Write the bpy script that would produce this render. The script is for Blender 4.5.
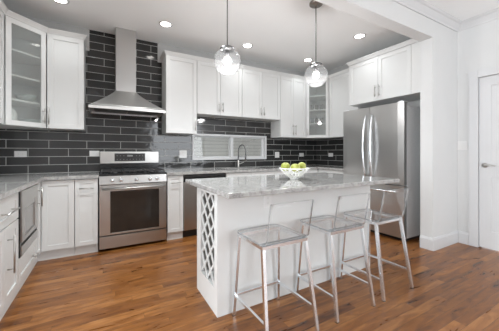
import bpy, bmesh, math, random
from mathutils import Vector, Matrix

for o in list(bpy.data.objects):
    bpy.data.objects.remove(o)
SC = bpy.context.scene
COL = SC.collection
random.seed(7)

# ------------------------------------------------------------------ camera
F_PX, CAM_H = 256.6, 1.17
YAW = math.atan2(144.5, F_PX)
cam_d = bpy.data.cameras.new('camera')
cam = bpy.data.objects.new('camera', cam_d)
COL.objects.link(cam)
cam.location = (0, 0, CAM_H)
cam.rotation_euler = (math.pi / 2, 0, -YAW)
cam_d.sensor_width = 36.0
cam_d.lens = F_PX / 499.0 * 36.0
cam_d.shift_y = -12.5 / 499.0
cam_d.clip_start = 0.05
SC.camera = cam

# ------------------------------------------------------------------ world, exposure
W = bpy.data.worlds.new('daylight')
SC.world = W
W.use_nodes = True
W.node_tree.nodes['Background'].inputs[0].default_value = (0.93, 0.96, 1.0, 1)
W.node_tree.nodes['Background'].inputs[1].default_value = 1.6
SC.view_settings.view_transform = 'Standard'
SC.view_settings.look = 'None'
SC.view_settings.gamma = 1.0
SC.view_settings.use_curve_mapping = False
SC.view_settings.exposure = 0.43


def area(name, loc, rot, sx, sy, power, col=(1, 1, 1)):
    d = bpy.data.lights.new(name, 'AREA')
    d.shape = 'RECTANGLE'
    d.size, d.size_y, d.energy, d.color = sx, sy, power, col
    o = bpy.data.objects.new(name, d)
    COL.objects.link(o)
    o.location, o.rotation_euler = loc, rot
    return o


# daylight entering by the wide rear window of the living area behind the camera
area('window_daylight', (2.8, -3.02, 1.45), (math.radians(104), 0, 0), 2.2, 2.0, 50, (0.90, 0.95, 1.0))
area('side_fill_light', (-4.02, 0.2, 1.4), (0, math.radians(-102), 0), 2.0, 2.4, 170, (0.90, 0.95, 1.0))  # added fill light; the unseen side window it shines through is made up
CAN_POWER = 9.0
INNER_CAN_POWER = 75.0
PENDANT_POWER = 12.0

# ------------------------------------------------------------------ materials


def mat(name, base, rough=0.5, metal=0.0, **kw):
    m = bpy.data.materials.new(name)
    m.use_nodes = True
    b = m.node_tree.nodes['Principled BSDF']
    b.inputs['Base Color'].default_value = (*base, 1)
    b.inputs['Roughness'].default_value = rough
    b.inputs['Metallic'].default_value = metal
    for k, v in kw.items():
        b.inputs[k.replace('_', ' ')].default_value = v
    return m


def nt(m):
    t = m.node_tree
    return t, t.nodes, t.links, t.nodes['Principled BSDF']


def node(t, kind, **kw):
    n = t.nodes.new(kind)
    for k, v in kw.items():
        setattr(n, k, v)
    return n


def ramp(t, stops):
    n = t.nodes.new('ShaderNodeValToRGB')
    e = n.color_ramp.elements
    while len(e) < len(stops):
        e.new(0.5)
    for i, (p, c) in enumerate(stops):
        e[i].position = p
        e[i].color = (*c, 1)
    return n


def world_vec(t, order, scale=(1, 1, 1), off=(0, 0, 0)):
    """Object-space position in metres with axes re-ordered, scaled and shifted."""
    g = t.nodes.new('ShaderNodeNewGeometry')
    s = t.nodes.new('ShaderNodeSeparateXYZ')
    c = t.nodes.new('ShaderNodeCombineXYZ')
    t.links.new(g.outputs['Position'], s.inputs[0])
    for i, a in enumerate(order):
        if a in 'XYZ':
            t.links.new(s.outputs[a], c.inputs[i])
    m = t.nodes.new('ShaderNodeMapping')
    m.inputs['Scale'].default_value = scale
    m.inputs['Location'].default_value = off
    t.links.new(c.outputs[0], m.inputs[0])
    return m.outputs[0]


def noisy(m, amount=0.03, scale=6.0, bump=0.0, bscale=200.0):
    t, N, L, b = nt(m)
    base = b.inputs['Base Color'].default_value[:3]
    tc = N.new('ShaderNodeTexCoord')
    n = N.new('ShaderNodeTexNoise')
    n.inputs['Scale'].default_value = scale
    L.new(tc.outputs['Object'], n.inputs['Vector'])
    r = ramp(t, [(0.3, tuple(max(0, c * (1 - amount)) for c in base)), (0.7, tuple(min(1, c * (1 + amount)) for c in base))])
    L.new(n.outputs[0], r.inputs[0])
    L.new(r.outputs[0], b.inputs['Base Color'])
    if bump:
        n2 = N.new('ShaderNodeTexNoise')
        n2.inputs['Scale'].default_value = bscale
        L.new(tc.outputs['Object'], n2.inputs['Vector'])
        bp = N.new('ShaderNodeBump')
        bp.inputs['Strength'].default_value = bump
        bp.inputs['Distance'].default_value = 0.002
        L.new(n2.outputs[0], bp.inputs['Height'])
        L.new(bp.outputs[0], b.inputs['Normal'])
    return m


def brushed(name, base, rough, axis, metal=1.0):
    m = mat(name, base, rough, metal)
    t, N, L, b = nt(m)
    sc = [4, 4, 4]
    for i in range(3):
        if i != axis:
            sc[i] = 260
    tc = N.new('ShaderNodeTexCoord')
    mp = N.new('ShaderNodeMapping')
    mp.inputs['Scale'].default_value = sc
    L.new(tc.outputs['Object'], mp.inputs[0])
    n = N.new('ShaderNodeTexNoise')
    n.inputs['Scale'].default_value = 1.0
    n.inputs['Detail'].default_value = 3
    L.new(mp.outputs[0], n.inputs['Vector'])
    mr = N.new('ShaderNodeMapRange')
    mr.inputs['To Min'].default_value = rough - 0.04
    mr.inputs['To Max'].default_value = rough + 0.05
    L.new(n.outputs[0], mr.inputs[0])
    L.new(mr.outputs[0], b.inputs['Roughness'])
    bp = N.new('ShaderNodeBump')
    bp.inputs['Strength'].default_value = 0.025
    bp.inputs['Distance'].default_value = 0.001
    L.new(n.outputs[0], bp.inputs['Height'])
    L.new(bp.outputs[0], b.inputs['Normal'])
    return m


WALLPAINT = noisy(mat('grey_wall_paint', (0.64, 0.645, 0.64), 0.7), 0.015, 3, 0.05, 350)
KWALL = noisy(mat('kitchen_wall_paint', (0.50, 0.50, 0.49), 0.7), 0.015, 3)
CEIL = noisy(mat('ceiling_paint', (0.92, 0.935, 0.935), 0.8), 0.01, 2, 0.04, 300)
TRIM = noisy(mat('white_trim_paint', (0.62, 0.625, 0.63), 0.4), 0.01, 5)
CAB = noisy(mat('white_cabinet_lacquer', (0.67, 0.675, 0.665), 0.35), 0.012, 4)
CABIN = noisy(mat('cabinet_interior', (0.62, 0.62, 0.60), 0.5), 0.02, 6)
STEEL = brushed('brushed_steel', (0.50, 0.49, 0.475), 0.30, 0)
STEELV = brushed('brushed_steel_upright', (0.56, 0.555, 0.545), 0.30, 2)
STEELH = brushed('brushed_steel_hood', (0.60, 0.59, 0.575), 0.46, 0)
NICKEL = brushed('satin_nickel', (0.50, 0.49, 0.47), 0.30, 2)
CHROME = noisy(mat('polished_chrome', (0.86, 0.89, 0.92), 0.27, 1.0), 0.02, 20)
BLACK = noisy(mat('black_enamel', (0.012, 0.012, 0.013), 0.18), 0.1, 30)
IRON = noisy(mat('cast_iron', (0.018, 0.018, 0.019), 0.5), 0.2, 90, 0.3, 400)
DARKGAP = noisy(mat('black_plastic', (0.02, 0.02, 0.02), 0.45), 0.1, 50)
OVENGLASS = noisy(mat('dark_oven_glass', (0.022, 0.018, 0.015), 0.06), 0.15, 9)
FRIDGESIDE = noisy(mat('grey_fridge_side', (0.70, 0.71, 0.72), 0.45), 0.03, 40, 0.1, 500)
OUTLETM = noisy(mat('white_plastic', (0.72, 0.72, 0.71), 0.35), 0.01, 20)
SLOTM = noisy(mat('grey_slot', (0.35, 0.35, 0.35), 0.5), 0.05, 20)
CERAMIC = noisy(mat('white_ceramic', (0.86, 0.86, 0.84), 0.2), 0.02, 30)
DISHG = noisy(mat('grey_green_stoneware', (0.20, 0.24, 0.22), 0.3), 0.1, 25)
BRONZE = noisy(mat('brushed_bronze_nickel', (0.30, 0.27, 0.24), 0.35, 1.0), 0.05, 60)
FAUCETM = noisy(mat('dark_brushed_faucet', (0.22, 0.22, 0.22), 0.28, 1.0), 0.05, 60)
CORD = noisy(mat('dark_cord', (0.10, 0.095, 0.09), 0.5), 0.1, 60)

# dark glossy tile with pale grout, running bond


def tile_mat(name, order, xoff):
    m = mat(name, (0.05, 0.05, 0.05), 0.12)
    t, N, L, b = nt(m)
    v = world_vec(t, order, (1, 1, 1), (xoff, -0.915, 0))
    br = N.new('ShaderNodeTexBrick')
    br.offset = 0.5
    br.inputs['Scale'].default_value = 1.0
    br.inputs['Brick Width'].default_value = 0.41
    br.inputs['Row Height'].default_value = 0.1045
    br.inputs['Mortar Size'].default_value = 0.0033
    br.inputs['Mortar Smooth'].default_value = 0.1
    br.inputs['Color1'].default_value = (0.026, 0.026, 0.026, 1)
    br.inputs['Color2'].default_value = (0.040, 0.040, 0.039, 1)
    br.inputs['Mortar'].default_value = (0.52, 0.52, 0.50, 1)
    L.new(v, br.inputs['Vector'])
    n = N.new('ShaderNodeTexNoise')
    n.inputs['Scale'].default_value = 5.0
    L.new(v, n.inputs['Vector'])
    mx = N.new('ShaderNodeMixRGB')
    mx.blend_type = 'MULTIPLY'
    mx.inputs[0].default_value = 0.25
    L.new(br.outputs['Color'], mx.inputs[1])
    L.new(n.outputs[0], mx.inputs[2])
    L.new(mx.outputs[0], b.inputs['Base Color'])
    mr = N.new('ShaderNodeMapRange')
    mr.inputs['To Min'].default_value = 0.08
    mr.inputs['To Max'].default_value = 0.7
    L.new(br.outputs['Fac'], mr.inputs[0])
    L.new(mr.outputs[0], b.inputs['Roughness'])
    bp = N.new('ShaderNodeBump')
    bp.invert = True
    bp.inputs['Strength'].default_value = 0.4
    bp.inputs['Distance'].default_value = 0.002
    L.new(br.outputs['Fac'], bp.inputs['Height'])
    n2 = N.new('ShaderNodeTexNoise')
    n2.inputs['Scale'].default_value = 9.0
    L.new(v, n2.inputs['Vector'])
    bp2 = N.new('ShaderNodeBump')
    bp2.inputs['Strength'].default_value = 0.35
    bp2.inputs['Distance'].default_value = 0.006
    L.new(n2.outputs[0], bp2.inputs['Height'])
    L.new(bp.outputs[0], bp2.inputs['Normal'])
    L.new(bp2.outputs[0], b.inputs['Normal'])
    return m


TILE_B = tile_mat('charcoal_tile_facing_room', 'XZ-', 0.625)
TILE_R = tile_mat('charcoal_tile_side_wall', 'YZ-', 0.12)

# oak strip floor, boards running along X


def floor_mat():
    m = mat('red_brown_oak_strip', (0.2, 0.1, 0.05), 0.3)
    t, N, L, b = nt(m)
    v = world_vec(t, 'XYZ')
    sep = N.new('ShaderNodeSeparateXYZ')
    L.new(v, sep.inputs[0])
    PW, PL = 0.072, 0.9

    def mth(op, a, bb=None):
        n = N.new('ShaderNodeMath')
        n.operation = op
        for i, q in enumerate((a, bb)):
            if q is None:
                continue
            if isinstance(q, (int, float)):
                n.inputs[i].default_value = q
            else:
                L.new(q, n.inputs[i])
        return n.outputs[0]
    yr = mth('DIVIDE', sep.outputs['Y'], PW)
    row = mth('FLOOR', yr)
    fy = mth('FRACT', yr)
    wn = N.new('ShaderNodeTexWhiteNoise')
    wn.noise_dimensions = '1D'
    L.new(row, wn.inputs['W'])
    xr = mth('ADD', mth('DIVIDE', sep.outputs['X'], PL), mth('MULTIPLY', wn.outputs['Value'], 7.0))
    colr = mth('FLOOR', xr)
    fx = mth('FRACT', xr)
    cmb = N.new('ShaderNodeCombineXYZ')
    L.new(row, cmb.inputs[0])
    L.new(colr, cmb.inputs[1])
    wn2 = N.new('ShaderNodeTexWhiteNoise')
    wn2.noise_dimensions = '2D'
    L.new(cmb.outputs[0], wn2.inputs['Vector'])
    # grain: noise drawn out along the board, shifted board by board
    vm = N.new('ShaderNodeVectorMath')
    vm.operation = 'MULTIPLY'
    L.new(v, vm.inputs[0])
    vm.inputs[1].default_value = (3.6, 20, 1)
    va = N.new('ShaderNodeVectorMath')
    va.operation = 'ADD'
    L.new(vm.outputs[0], va.inputs[0])
    vs = N.new('ShaderNodeVectorMath')
    vs.operation = 'SCALE'
    vs.inputs['Scale'].default_value = 40
    L.new(wn2.outputs['Color'], vs.inputs[0])
    L.new(vs.outputs[0], va.inputs[1])
    gr = N.new('ShaderNodeTexNoise')
    gr.inputs['Scale'].default_value = 1.0
    gr.inputs['Detail'].default_value = 6
    gr.inputs['Distortion'].default_value = 1.2
    L.new(va.outputs[0], gr.inputs['Vector'])
    fac = mth('ADD', mth('MULTIPLY', wn2.outputs['Value'], 0.26), mth('MULTIPLY', gr.outputs[0], 0.76))
    r = ramp(t, [(0.26, (0.060, 0.019, 0.004)), (0.42, (0.150, 0.051, 0.010)), (0.60, (0.235, 0.089, 0.020)), (0.82, (0.39, 0.178, 0.058))])
    L.new(fac, r.inputs[0])
    ey = mth('LESS_THAN', mth('MINIMUM', fy, mth('SUBTRACT', 1.0, fy)), 0.018)
    ex = mth('LESS_THAN', mth('MINIMUM', fx, mth('SUBTRACT', 1.0, fx)), 0.0014)
    gap = mth('MAXIMUM', ey, ex)
    mx = N.new('ShaderNodeMixRGB')
    L.new(mth('MULTIPLY', gap, 0.65), mx.inputs[0])
    L.new(r.outputs[0], mx.inputs[1])
    mx.inputs[2].default_value = (0.03, 0.012, 0.005, 1)
    L.new(mx.outputs[0], b.inputs['Base Color'])
    mr = N.new('ShaderNodeMapRange')
    mr.inputs['To Min'].default_value = 0.20
    mr.inputs['To Max'].default_value = 0.42
    L.new(gr.outputs[0], mr.inputs[0])
    L.new(mr.outputs[0], b.inputs['Roughness'])
    bp = N.new('ShaderNodeBump')
    bp.invert = True
    bp.inputs['Strength'].default_value = 0.25
    bp.inputs['Distance'].default_value = 0.001
    L.new(gap, bp.inputs['Height'])
    L.new(bp.outputs[0], b.inputs['Normal'])
    return m


FLOORM = floor_mat()


def granite(name, stops, rough=0.06):
    m = mat(name, (0.5, 0.5, 0.5), rough)
    t, N, L, b = nt(m)
    v = world_vec(t, 'XYZ')
    n1 = N.new('ShaderNodeTexNoise')
    n1.inputs['Scale'].default_value = 24
    n1.inputs['Detail'].default_value = 8
    n1.inputs['Distortion'].default_value = 0.5
    L.new(v, n1.inputs['Vector'])
    n2 = N.new('ShaderNodeTexVoronoi')
    n2.inputs['Scale'].default_value = 130
    L.new(v, n2.inputs['Vector'])
    mm = N.new('ShaderNodeMath')
    mm.operation = 'MULTIPLY_ADD'
    L.new(n2.outputs['Color'], mm.inputs[0])
    mm.inputs[1].default_value = 0.32
    L.new(n1.outputs[0], mm.inputs[2])
    r = ramp(t, stops)
    L.new(mm.outputs[0], r.inputs[0])
    L.new(r.outputs[0], b.inputs['Base Color'])
    return m


GRANITE = granite('pale_grey_granite', [(0.42, (0.22, 0.215, 0.21)), (0.58, (0.32, 0.315, 0.305)), (0.72, (0.38, 0.375, 0.365)), (0.86, (0.46, 0.455, 0.44))])


def clear_mat(name, tint, haze_col, haze, gloss_rough=0.02, ior=1.45, bump=0.0):
    """See-through sheet: transparent + fresnel reflection + a little haze."""
    m = bpy.data.materials.new(name)
    m.use_nodes = True
    t = m.node_tree
    N, L = t.nodes, t.links
    for n in list(N):
        N.remove(n)
    out = N.new('ShaderNodeOutputMaterial')
    tr = N.new('ShaderNodeBsdfTransparent')
    tr.inputs[0].default_value = (*tint, 1)
    df = N.new('ShaderNodeBsdfDiffuse')
    df.inputs[0].default_value = (*haze_col, 1)
    tl = N.new('ShaderNodeBsdfTranslucent')
    tl.inputs[0].default_value = (*haze_col, 1)
    m0 = N.new('ShaderNodeMixShader')
    m0.inputs[0].default_value = 0.5
    L.new(df.outputs[0], m0.inputs[1])
    L.new(tl.outputs[0], m0.inputs[2])
    m1 = N.new('ShaderNodeMixShader')
    tc = N.new('ShaderNodeTexCoord')
    ns = N.new('ShaderNodeTexNoise')
    ns.inputs['Scale'].default_value = 45
    L.new(tc.outputs['Object'], ns.inputs['Vector'])
    mr = N.new('ShaderNodeMapRange')
    mr.inputs['To Min'].default_value = haze * 0.9
    mr.inputs['To Max'].default_value = haze * 1.1
    L.new(ns.outputs[0], mr.inputs[0])
    L.new(mr.outputs[0], m1.inputs[0])
    L.new(tr.outputs[0], m1.inputs[1])
    L.new(m0.outputs[0], m1.inputs[2])
    gl = N.new('ShaderNodeBsdfGlossy')
    gl.inputs['Roughness'].default_value = gloss_rough
    lw = N.new('ShaderNodeLayerWeight')
    lw.inputs['Blend'].default_value = 0.5
    pw = N.new('ShaderNodeMath')
    pw.operation = 'POWER'
    L.new(lw.outputs['Facing'], pw.inputs[0])
    pw.inputs[1].default_value = 5.0
    fr = N.new('ShaderNodeMath')
    fr.operation = 'MULTIPLY_ADD'
    f0 = ((ior - 1) / (ior + 1)) ** 2
    L.new(pw.outputs[0], fr.inputs[0])
    fr.inputs[1].default_value = 1 - f0
    fr.inputs[2].default_value = f0
    if bump:
        bp = N.new('ShaderNodeBump')
        bp.inputs['Strength'].default_value = bump
        bp.inputs['Distance'].default_value = 0.004
        L.new(ns.outputs[0], bp.inputs['Height'])
        L.new(bp.outputs[0], gl.inputs['Normal'])
    m2 = N.new('ShaderNodeMixShader')
    L.new(fr.outputs[0], m2.inputs[0])
    L.new(m1.outputs[0], m2.inputs[1])
    L.new(gl.outputs[0], m2.inputs[2])
    L.new(m2.outputs[0], out.inputs[0])
    return m


GLASS = clear_mat('clear_window_glass', (0.95, 0.96, 0.95), (0.6, 0.6, 0.6), 0.03)
CABGLASS = clear_mat('reeded_cabinet_glass', (0.95, 0.965, 0.955), (0.88, 0.90, 0.89), 0.20, 0.04)
GLOBEGLASS = clear_mat('seeded_globe_glass', (0.94, 0.94, 0.94), (0.85, 0.85, 0.85), 0.014, 0.08, 1.30, 0.15)
ACRYL = clear_mat('clear_acrylic', (0.993, 0.995, 0.995), (0.92, 0.94, 0.95), 0.035, 0.02, 1.30)
ACRYLEDGE = clear_mat('acrylic_edge', (0.70, 0.72, 0.73), (0.55, 0.57, 0.58), 0.35, 0.1, 1.40)
TUMBLER = clear_mat('tumbler_glass', (0.88, 0.90, 0.90), (0.8, 0.8, 0.8), 0.18)


def emit(name, col, strength):
    m = mat(name, (0.9, 0.9, 0.9), 0.4)
    b = m.node_tree.nodes['Principled BSDF']
    t = m.node_tree
    rgb = t.nodes.new('ShaderNodeRGB')
    rgb.outputs[0].default_value = (*col, 1)
    t.links.new(rgb.outputs[0], b.inputs['Emission Color'])
    b.inputs['Emission Strength'].default_value = strength
    return m


LAMPM = emit('lit_lamp_lens', (1.0, 0.96, 0.90), 9.0)
BULBM = emit('lit_bulb', (1.0, 0.97, 0.92), 5.0)
DISPM = noisy(mat('oven_display_marks', (0.22, 0.22, 0.22), 0.5), 0.02, 20)


def siding_mat():
    m = mat('beige_lap_siding', (0.42, 0.40, 0.37), 0.6)
    t, N, L, b = nt(m)
    v = world_vec(t, 'XZ-')
    w = N.new('ShaderNodeTexBrick')
    w.inputs['Scale'].default_value = 1
    w.inputs['Brick Width'].default_value = 3.0
    w.inputs['Row Height'].default_value = 0.075
    w.inputs['Mortar Size'].default_value = 0.008
    w.inputs['Color1'].default_value = (0.62, 0.60, 0.56, 1)
    w.inputs['Color2'].default_value = (0.60, 0.58, 0.545, 1)
    w.inputs['Mortar'].default_value = (0.45, 0.435, 0.41, 1)
    L.new(v, w.inputs['Vector'])
    L.new(w.outputs[0], b.inputs['Base Color'])
    return m


SIDING = siding_mat()


def apple_mat():
    m = mat('green_apple_skin', (0.45, 0.55, 0.08), 0.3)
    t, N, L, b = nt(m)
    tc = N.new('ShaderNodeTexCoord')
    n = N.new('ShaderNodeTexNoise')
    n.inputs['Scale'].default_value = 22
    n.inputs['Detail'].default_value = 4
    L.new(tc.outputs['Object'], n.inputs['Vector'])
    r = ramp(t, [(0.3, (0.29, 0.33, 0.04)), (0.55, (0.39, 0.42, 0.09)), (0.75, (0.52, 0.53, 0.2))])
    L.new(n.outputs[0], r.inputs[0])
    L.new(r.outputs[0], b.inputs['Base Color'])
    return m


APPLE = apple_mat()
STEM = noisy(mat('apple_stem', (0.12, 0.08, 0.04), 0.7), 0.2, 60)

# ------------------------------------------------------------------ mesh helpers
OFF = {}


class MB:
    def __init__(s, M=None):
        s.bm = bmesh.new()
        s.M = M or Matrix.Identity(4)
        s.mi = 0

    def v(s, p):
        return s.bm.verts.new(s.M @ Vector(p))

    def face(s, vs, smooth=False, mi=None):
        try:
            f = s.bm.faces.new(vs)
        except ValueError:
            return None
        f.smooth = smooth
        f.material_index = s.mi if mi is None else mi
        return f

    def box(s, x0, x1, y0, y1, z0, z1, bev=0.0, mi=None):
        c = [s.v((x, y, z)) for x in (x0, x1) for y in (y0, y1) for z in (z0, z1)]
        fs = [s.face([c[i] for i in q], mi=mi) for q in
              ((0, 1, 3, 2), (4, 6, 7, 5), (0, 4, 5, 1), (2, 3, 7, 6), (0, 2, 6, 4), (1, 5, 7, 3))]
        if bev > 0:
            es = list({e for f in fs for e in f.edges})
            bmesh.ops.bevel(s.bm, geom=es, offset=bev, segments=2, affect='EDGES', profile=0.6, material=-1)
        return s

    def prism(s, poly, z0, z1, mi=None, mi_side=None):
        a = [s.v((x, y, z0)) for x, y in poly]
        b = [s.v((x, y, z1)) for x, y in poly]
        n = len(poly)
        s.face(list(reversed(a)), mi=mi)
        s.face(b, mi=mi)
        for i in range(n):
            s.face([a[i], a[(i + 1) % n], b[(i + 1) % n], b[i]], mi=mi if mi_side is None else mi_side)
        return s

    def tube(s, pts, r, seg=10, closed=False, mi=None, caps=True):
        pts = [Vector(p) for p in pts]
        n = len(pts)
        rings = []
        ref = None
        for i, p in enumerate(pts):
            if closed:
                d = (pts[(i + 1) % n] - pts[i - 1]).normalized()
            else:
                d = (pts[min(i + 1, n - 1)] - pts[max(i - 1, 0)]).normalized()
            if ref is None:
                ref = Vector((0, 0, 1)) if abs(d.z) < 0.9 else Vector((1, 0, 0))
            x = (ref - d * ref.dot(d))
            if x.length < 1e-5:
                x = d.orthogonal()
            x.normalize()
            ref = x
            y = d.cross(x)
            rr = r[i] if isinstance(r, (list, tuple)) else r
            rings.append([s.v(p + rr * (math.cos(2 * math.pi * k / seg) * x + math.sin(2 * math.pi * k / seg) * y)) for k in range(seg)])
        m = n if closed else n - 1
        for i in range(m):
            A, B = rings[i], rings[(i + 1) % n]
            for k in range(seg):
                s.face([A[k], A[(k + 1) % seg], B[(k + 1) % seg], B[k]], True, mi)
        if not closed and caps:
            s.face(list(reversed(rings[0])), mi=mi)
            s.face(rings[-1], mi=mi)
        return s

    def cyl(s, p, q, r, seg=16, mi=None):
        return s.tube([p, q], r, seg, mi=mi)

    def bar(s, p, q, w, h=None, mi=None, up=(0, 0, 1)):
        """Square bar from p to q."""
        h = h or w
        p, q = Vector(p), Vector(q)
        d = (q - p).normalized()
        u = Vector(up)
        if abs(d.dot(u)) > 0.95:
            u = Vector((0, 1, 0))
        x = d.cross(u).normalized()
        y = x.cross(d).normalized()
        A, B = [], []
        for a, b in ((-1, -1), (1, -1), (1, 1), (-1, 1)):
            o = x * a * w / 2 + y * b * h / 2
            A.append(s.v(p + o))
            B.append(s.v(q + o))
        s.face(list(reversed(A)), mi=mi)
        s.face(B, mi=mi)
        for i in range(4):
            s.face([A[i], A[(i + 1) % 4], B[(i + 1) % 4], B[i]], mi=mi)
        return s

    def lathe(s, prof, c=(0, 0, 0), seg=32, closed=False, mi=None):
        rings = []
        for r, z in prof:
            if r < 1e-6:
                rings.append([s.v((c[0], c[1], c[2] + z))])
            else:
                rings.append([s.v((c[0] + r * math.cos(2 * math.pi * k / seg), c[1] + r * math.sin(2 * math.pi * k / seg), c[2] + z)) for k in range(seg)])
        n = len(rings)
        for i in range(n if closed else n - 1):
            A, B = rings[i], rings[(i + 1) % n]
            for k in range(seg):
                k2 = (k + 1) % seg
                if len(A) == 1 and len(B) == 1:
                    continue
                if len(A) == 1:
                    s.face([A[0], B[k2], B[k]], True, mi)
                elif len(B) == 1:
                    s.face([A[k], A[k2], B[0]], True, mi)
                else:
                    s.face([A[k], A[k2], B[k2], B[k]], True, mi)
        return s

    def sweep(s, prof, path, z=0.0, mi=None):
        """prof: closed list of (out, up); path: xy points; 'out' is to the right of travel."""
        P = [Vector((x, y)) for x, y in path]
        rings = []
        for i, p in enumerate(P):
            def nrm(a, b):
                d = (b - a).normalized()
                return Vector((d.y, -d.x))
            if i == 0:
                o = nrm(P[0], P[1])
            elif i == len(P) - 1:
                o = nrm(P[-2], P[-1])
            else:
                n1, n2 = nrm(P[i - 1], p), nrm(p, P[i + 1])
                o = (n1 + n2)
                o = o / max(0.2, o.dot(n1))
            rings.append([s.v((p.x + o.x * a, p.y + o.y * a, z + b)) for a, b in prof])
        m = len(prof)
        for i in range(len(P) - 1):
            for k in range(m):
                s.face([rings[i][k], rings[i][(k + 1) % m], rings[i + 1][(k + 1) % m], rings[i + 1][k]], mi=mi)
        s.face(list(reversed(rings[0])), mi=mi)
        s.face(rings[-1], mi=mi)
        return s

    def build(s, name, mats, parent=None, origin=None):
        if not isinstance(mats, (list, tuple)):
            mats = [mats]
        bmesh.ops.recalc_face_normals(s.bm, faces=s.bm.faces[:])
        off = Vector((0, 0, 0))
        if parent is not None:
            off = OFF.get(parent.name, Vector((0, 0, 0)))
        elif origin is not None:
            off = Vector(origin)
        if off.length:
            bmesh.ops.translate(s.bm, verts=s.bm.verts[:], vec=-off)
        me = bpy.data.meshes.new(name)
        s.bm.to_mesh(me)
        s.bm.free()
        for m in mats:
            me.materials.append(m)
        o = bpy.data.objects.new(name, me)
        COL.objects.link(o)
        if parent is not None:
            o.parent = parent
        elif origin is not None:
            o.location = origin
        OFF[o.name] = off
        return o


def tag(o, label, cat, group=None):
    o['label'] = label
    o['category'] = cat
    if group:
        o['group'] = group
    return o


def thing(name, label, cat, loc=(0, 0, 0), group=None):
    o = bpy.data.objects.new(name, None)
    COL.objects.link(o)
    o.empty_display_size = 0.1
    o.location = loc
    OFF[o.name] = Vector(loc)
    return tag(o, label, cat, group)


def struct(o):
    o['kind'] = 'structure'
    return o


def dup(root, loc, label, rotz=None):
    def cp(o, parent):
        c = o.copy()
        COL.objects.link(c)
        if parent is not None:
            c.parent = parent
        for ch in list(o.children):
            cp(ch, c)
        return c
    r = cp(root, None)
    r.location = loc
    if rotz is not None:
        r.rotation_euler = (0, 0, rotz)
    r['label'] = label
    return r


# ------------------------------------------------------------------ key planes
YB = 4.115          # back wall
XL = -1.2           # left wall
XLL = -4.0          # far left wall of the living area
XR = 3.97           # kitchen right wall
XD = 4.04           # right wall of the living area
ZC = 2.85           # ceiling
YU = 3.79           # face of back upper cabinets
ZU0, ZU1 = 1.46, 2.58
CT0, CT1 = 0.877, 0.914

# ------------------------------------------------------------------ room shell
struct(MB().box(XLL - 0.1, XD + 0.1, -3.1, YB + 0.12, -0.1, 0).build('floor', FLOORM))
struct(MB().box(XLL - 0.1, XD + 0.1, -3.1, YB + 0.12, ZC, ZC + 0.1).build('ceiling', CEIL))

WX0, WX1, WZ0, WZ1 = 1.24, 2.68, 1.055, 1.49
b = MB()
YW = YB + 0.12
b.box(XL, WX0, YB, YW, 0, ZC, mi=0)
b.box(WX1, XD + 0.1, YB, YW, 0, ZC, mi=0)
b.box(WX0, WX1, YB, YW, 0, WZ0, mi=0)
b.box(WX0, WX1, YB, YW, WZ1, ZC, mi=0)
struct(b.build('wall_back', [TILE_B]))
# painted strips over the cabinets
b = MB()
b.box(XL, -0.185, YB - 0.004, YB, 2.56, ZC)
b.box(0.702, XR, YB - 0.004, YB, 2.56, ZC)
struct(b.build('wall_back_upper', [KWALL]))
struct(MB().box(XL - 0.1, XL, 1.74, YW, 0, ZC).build('wall_left', WALLPAINT))
struct(MB().box(XLL, XL, 1.6, 1.74, 0, ZC).build('wall_left_wing', WALLPAINT))
b = MB()
b.box(XLL - 0.1, XLL, 1.4, 1.74, 0, ZC)
b.box(XLL - 0.1, XLL, -3.1, -1.0, 0, ZC)
b.box(XLL - 0.1, XLL, -1.0, 1.4, 0, 0.4)  # opening added for the side fill light
b.box(XLL - 0.1, XLL, -1.0, 1.4, 2.45, ZC)
struct(b.build('wall_far_left', WALLPAINT))
b = MB()
b.box(XR, XR + 0.17, 1.74, YB, 0, ZC, mi=0)
struct(b.build('wall_right_kitchen', [KWALL]))
struct(MB().box(XR - 0.006, XR, 2.9, YB - 0.0045, 0.9, 1.62).build('trim_backsplash', TILE_R))
struct(MB().box(3.42, XD + 0.1, 1.6, 1.74, 0, ZC).build('wall_wing', WALLPAINT))
struct(MB().box(XL, 3.42, 1.6, 1.74, 2.555, ZC).build('wall_header', WALLPAINT))
# right wall of the living area with the door opening
DY0, DY1, DZ = 0.57, 1.383, 2.105
b = MB()
b.box(XD, XD + 0.1, DY1 + 0.012, 1.6, 0, ZC)
b.box(XD, XD + 0.1, -3.1, DY0 - 0.012, 0, ZC)
b.box(XD, XD + 0.1, DY0 - 0.012, DY1 + 0.012, DZ + 0.012, ZC)
struct(b.build('wall_right', WALLPAINT))
# rear wall with wide window openings
b = MB()
b.box(XLL, 1.6, -3.1, -3.0, 0, ZC)
b.box(3.95, XD, -3.1, -3.0, 0, ZC)
b.box(1.6, 3.95, -3.1, -3.0, 0, 0.4)
b.box(1.6, 3.95, -3.1, -3.0, 2.5, ZC)
struct(b.build('wall_rear', WALLPAINT))

# mouldings: crown of the living area, baseboards
CROWN = [(0, 0), (0, -0.09), (0.012, -0.09), (0.018, -0.075), (0.03, -0.06), (0.055, -0.025), (0.07, -0.018), (0.075, -0.012), (0.085, 0)]
b = MB().sweep(CROWN, [(XLL, 1.6), (XD, 1.6), (XD, -3.0)], ZC - 0.001)
struct(b.build('trim_crown', TRIM))
BASEB = [(0, 0), (0, 0.15), (0.006, 0.15), (0.010, 0.135), (0.014, 0.125), (0.014, 0)]
struct(MB().sweep(BASEB, [(3.42, 1.74), (3.42, 1.6), (XD, 1.6)], 0.0).build('baseboard_wing', TRIM))
struct(MB().sweep(BASEB, [(XD, 1.584), (XD, 1.4755)], 0.0).build('baseboard_right', TRIM))

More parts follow.
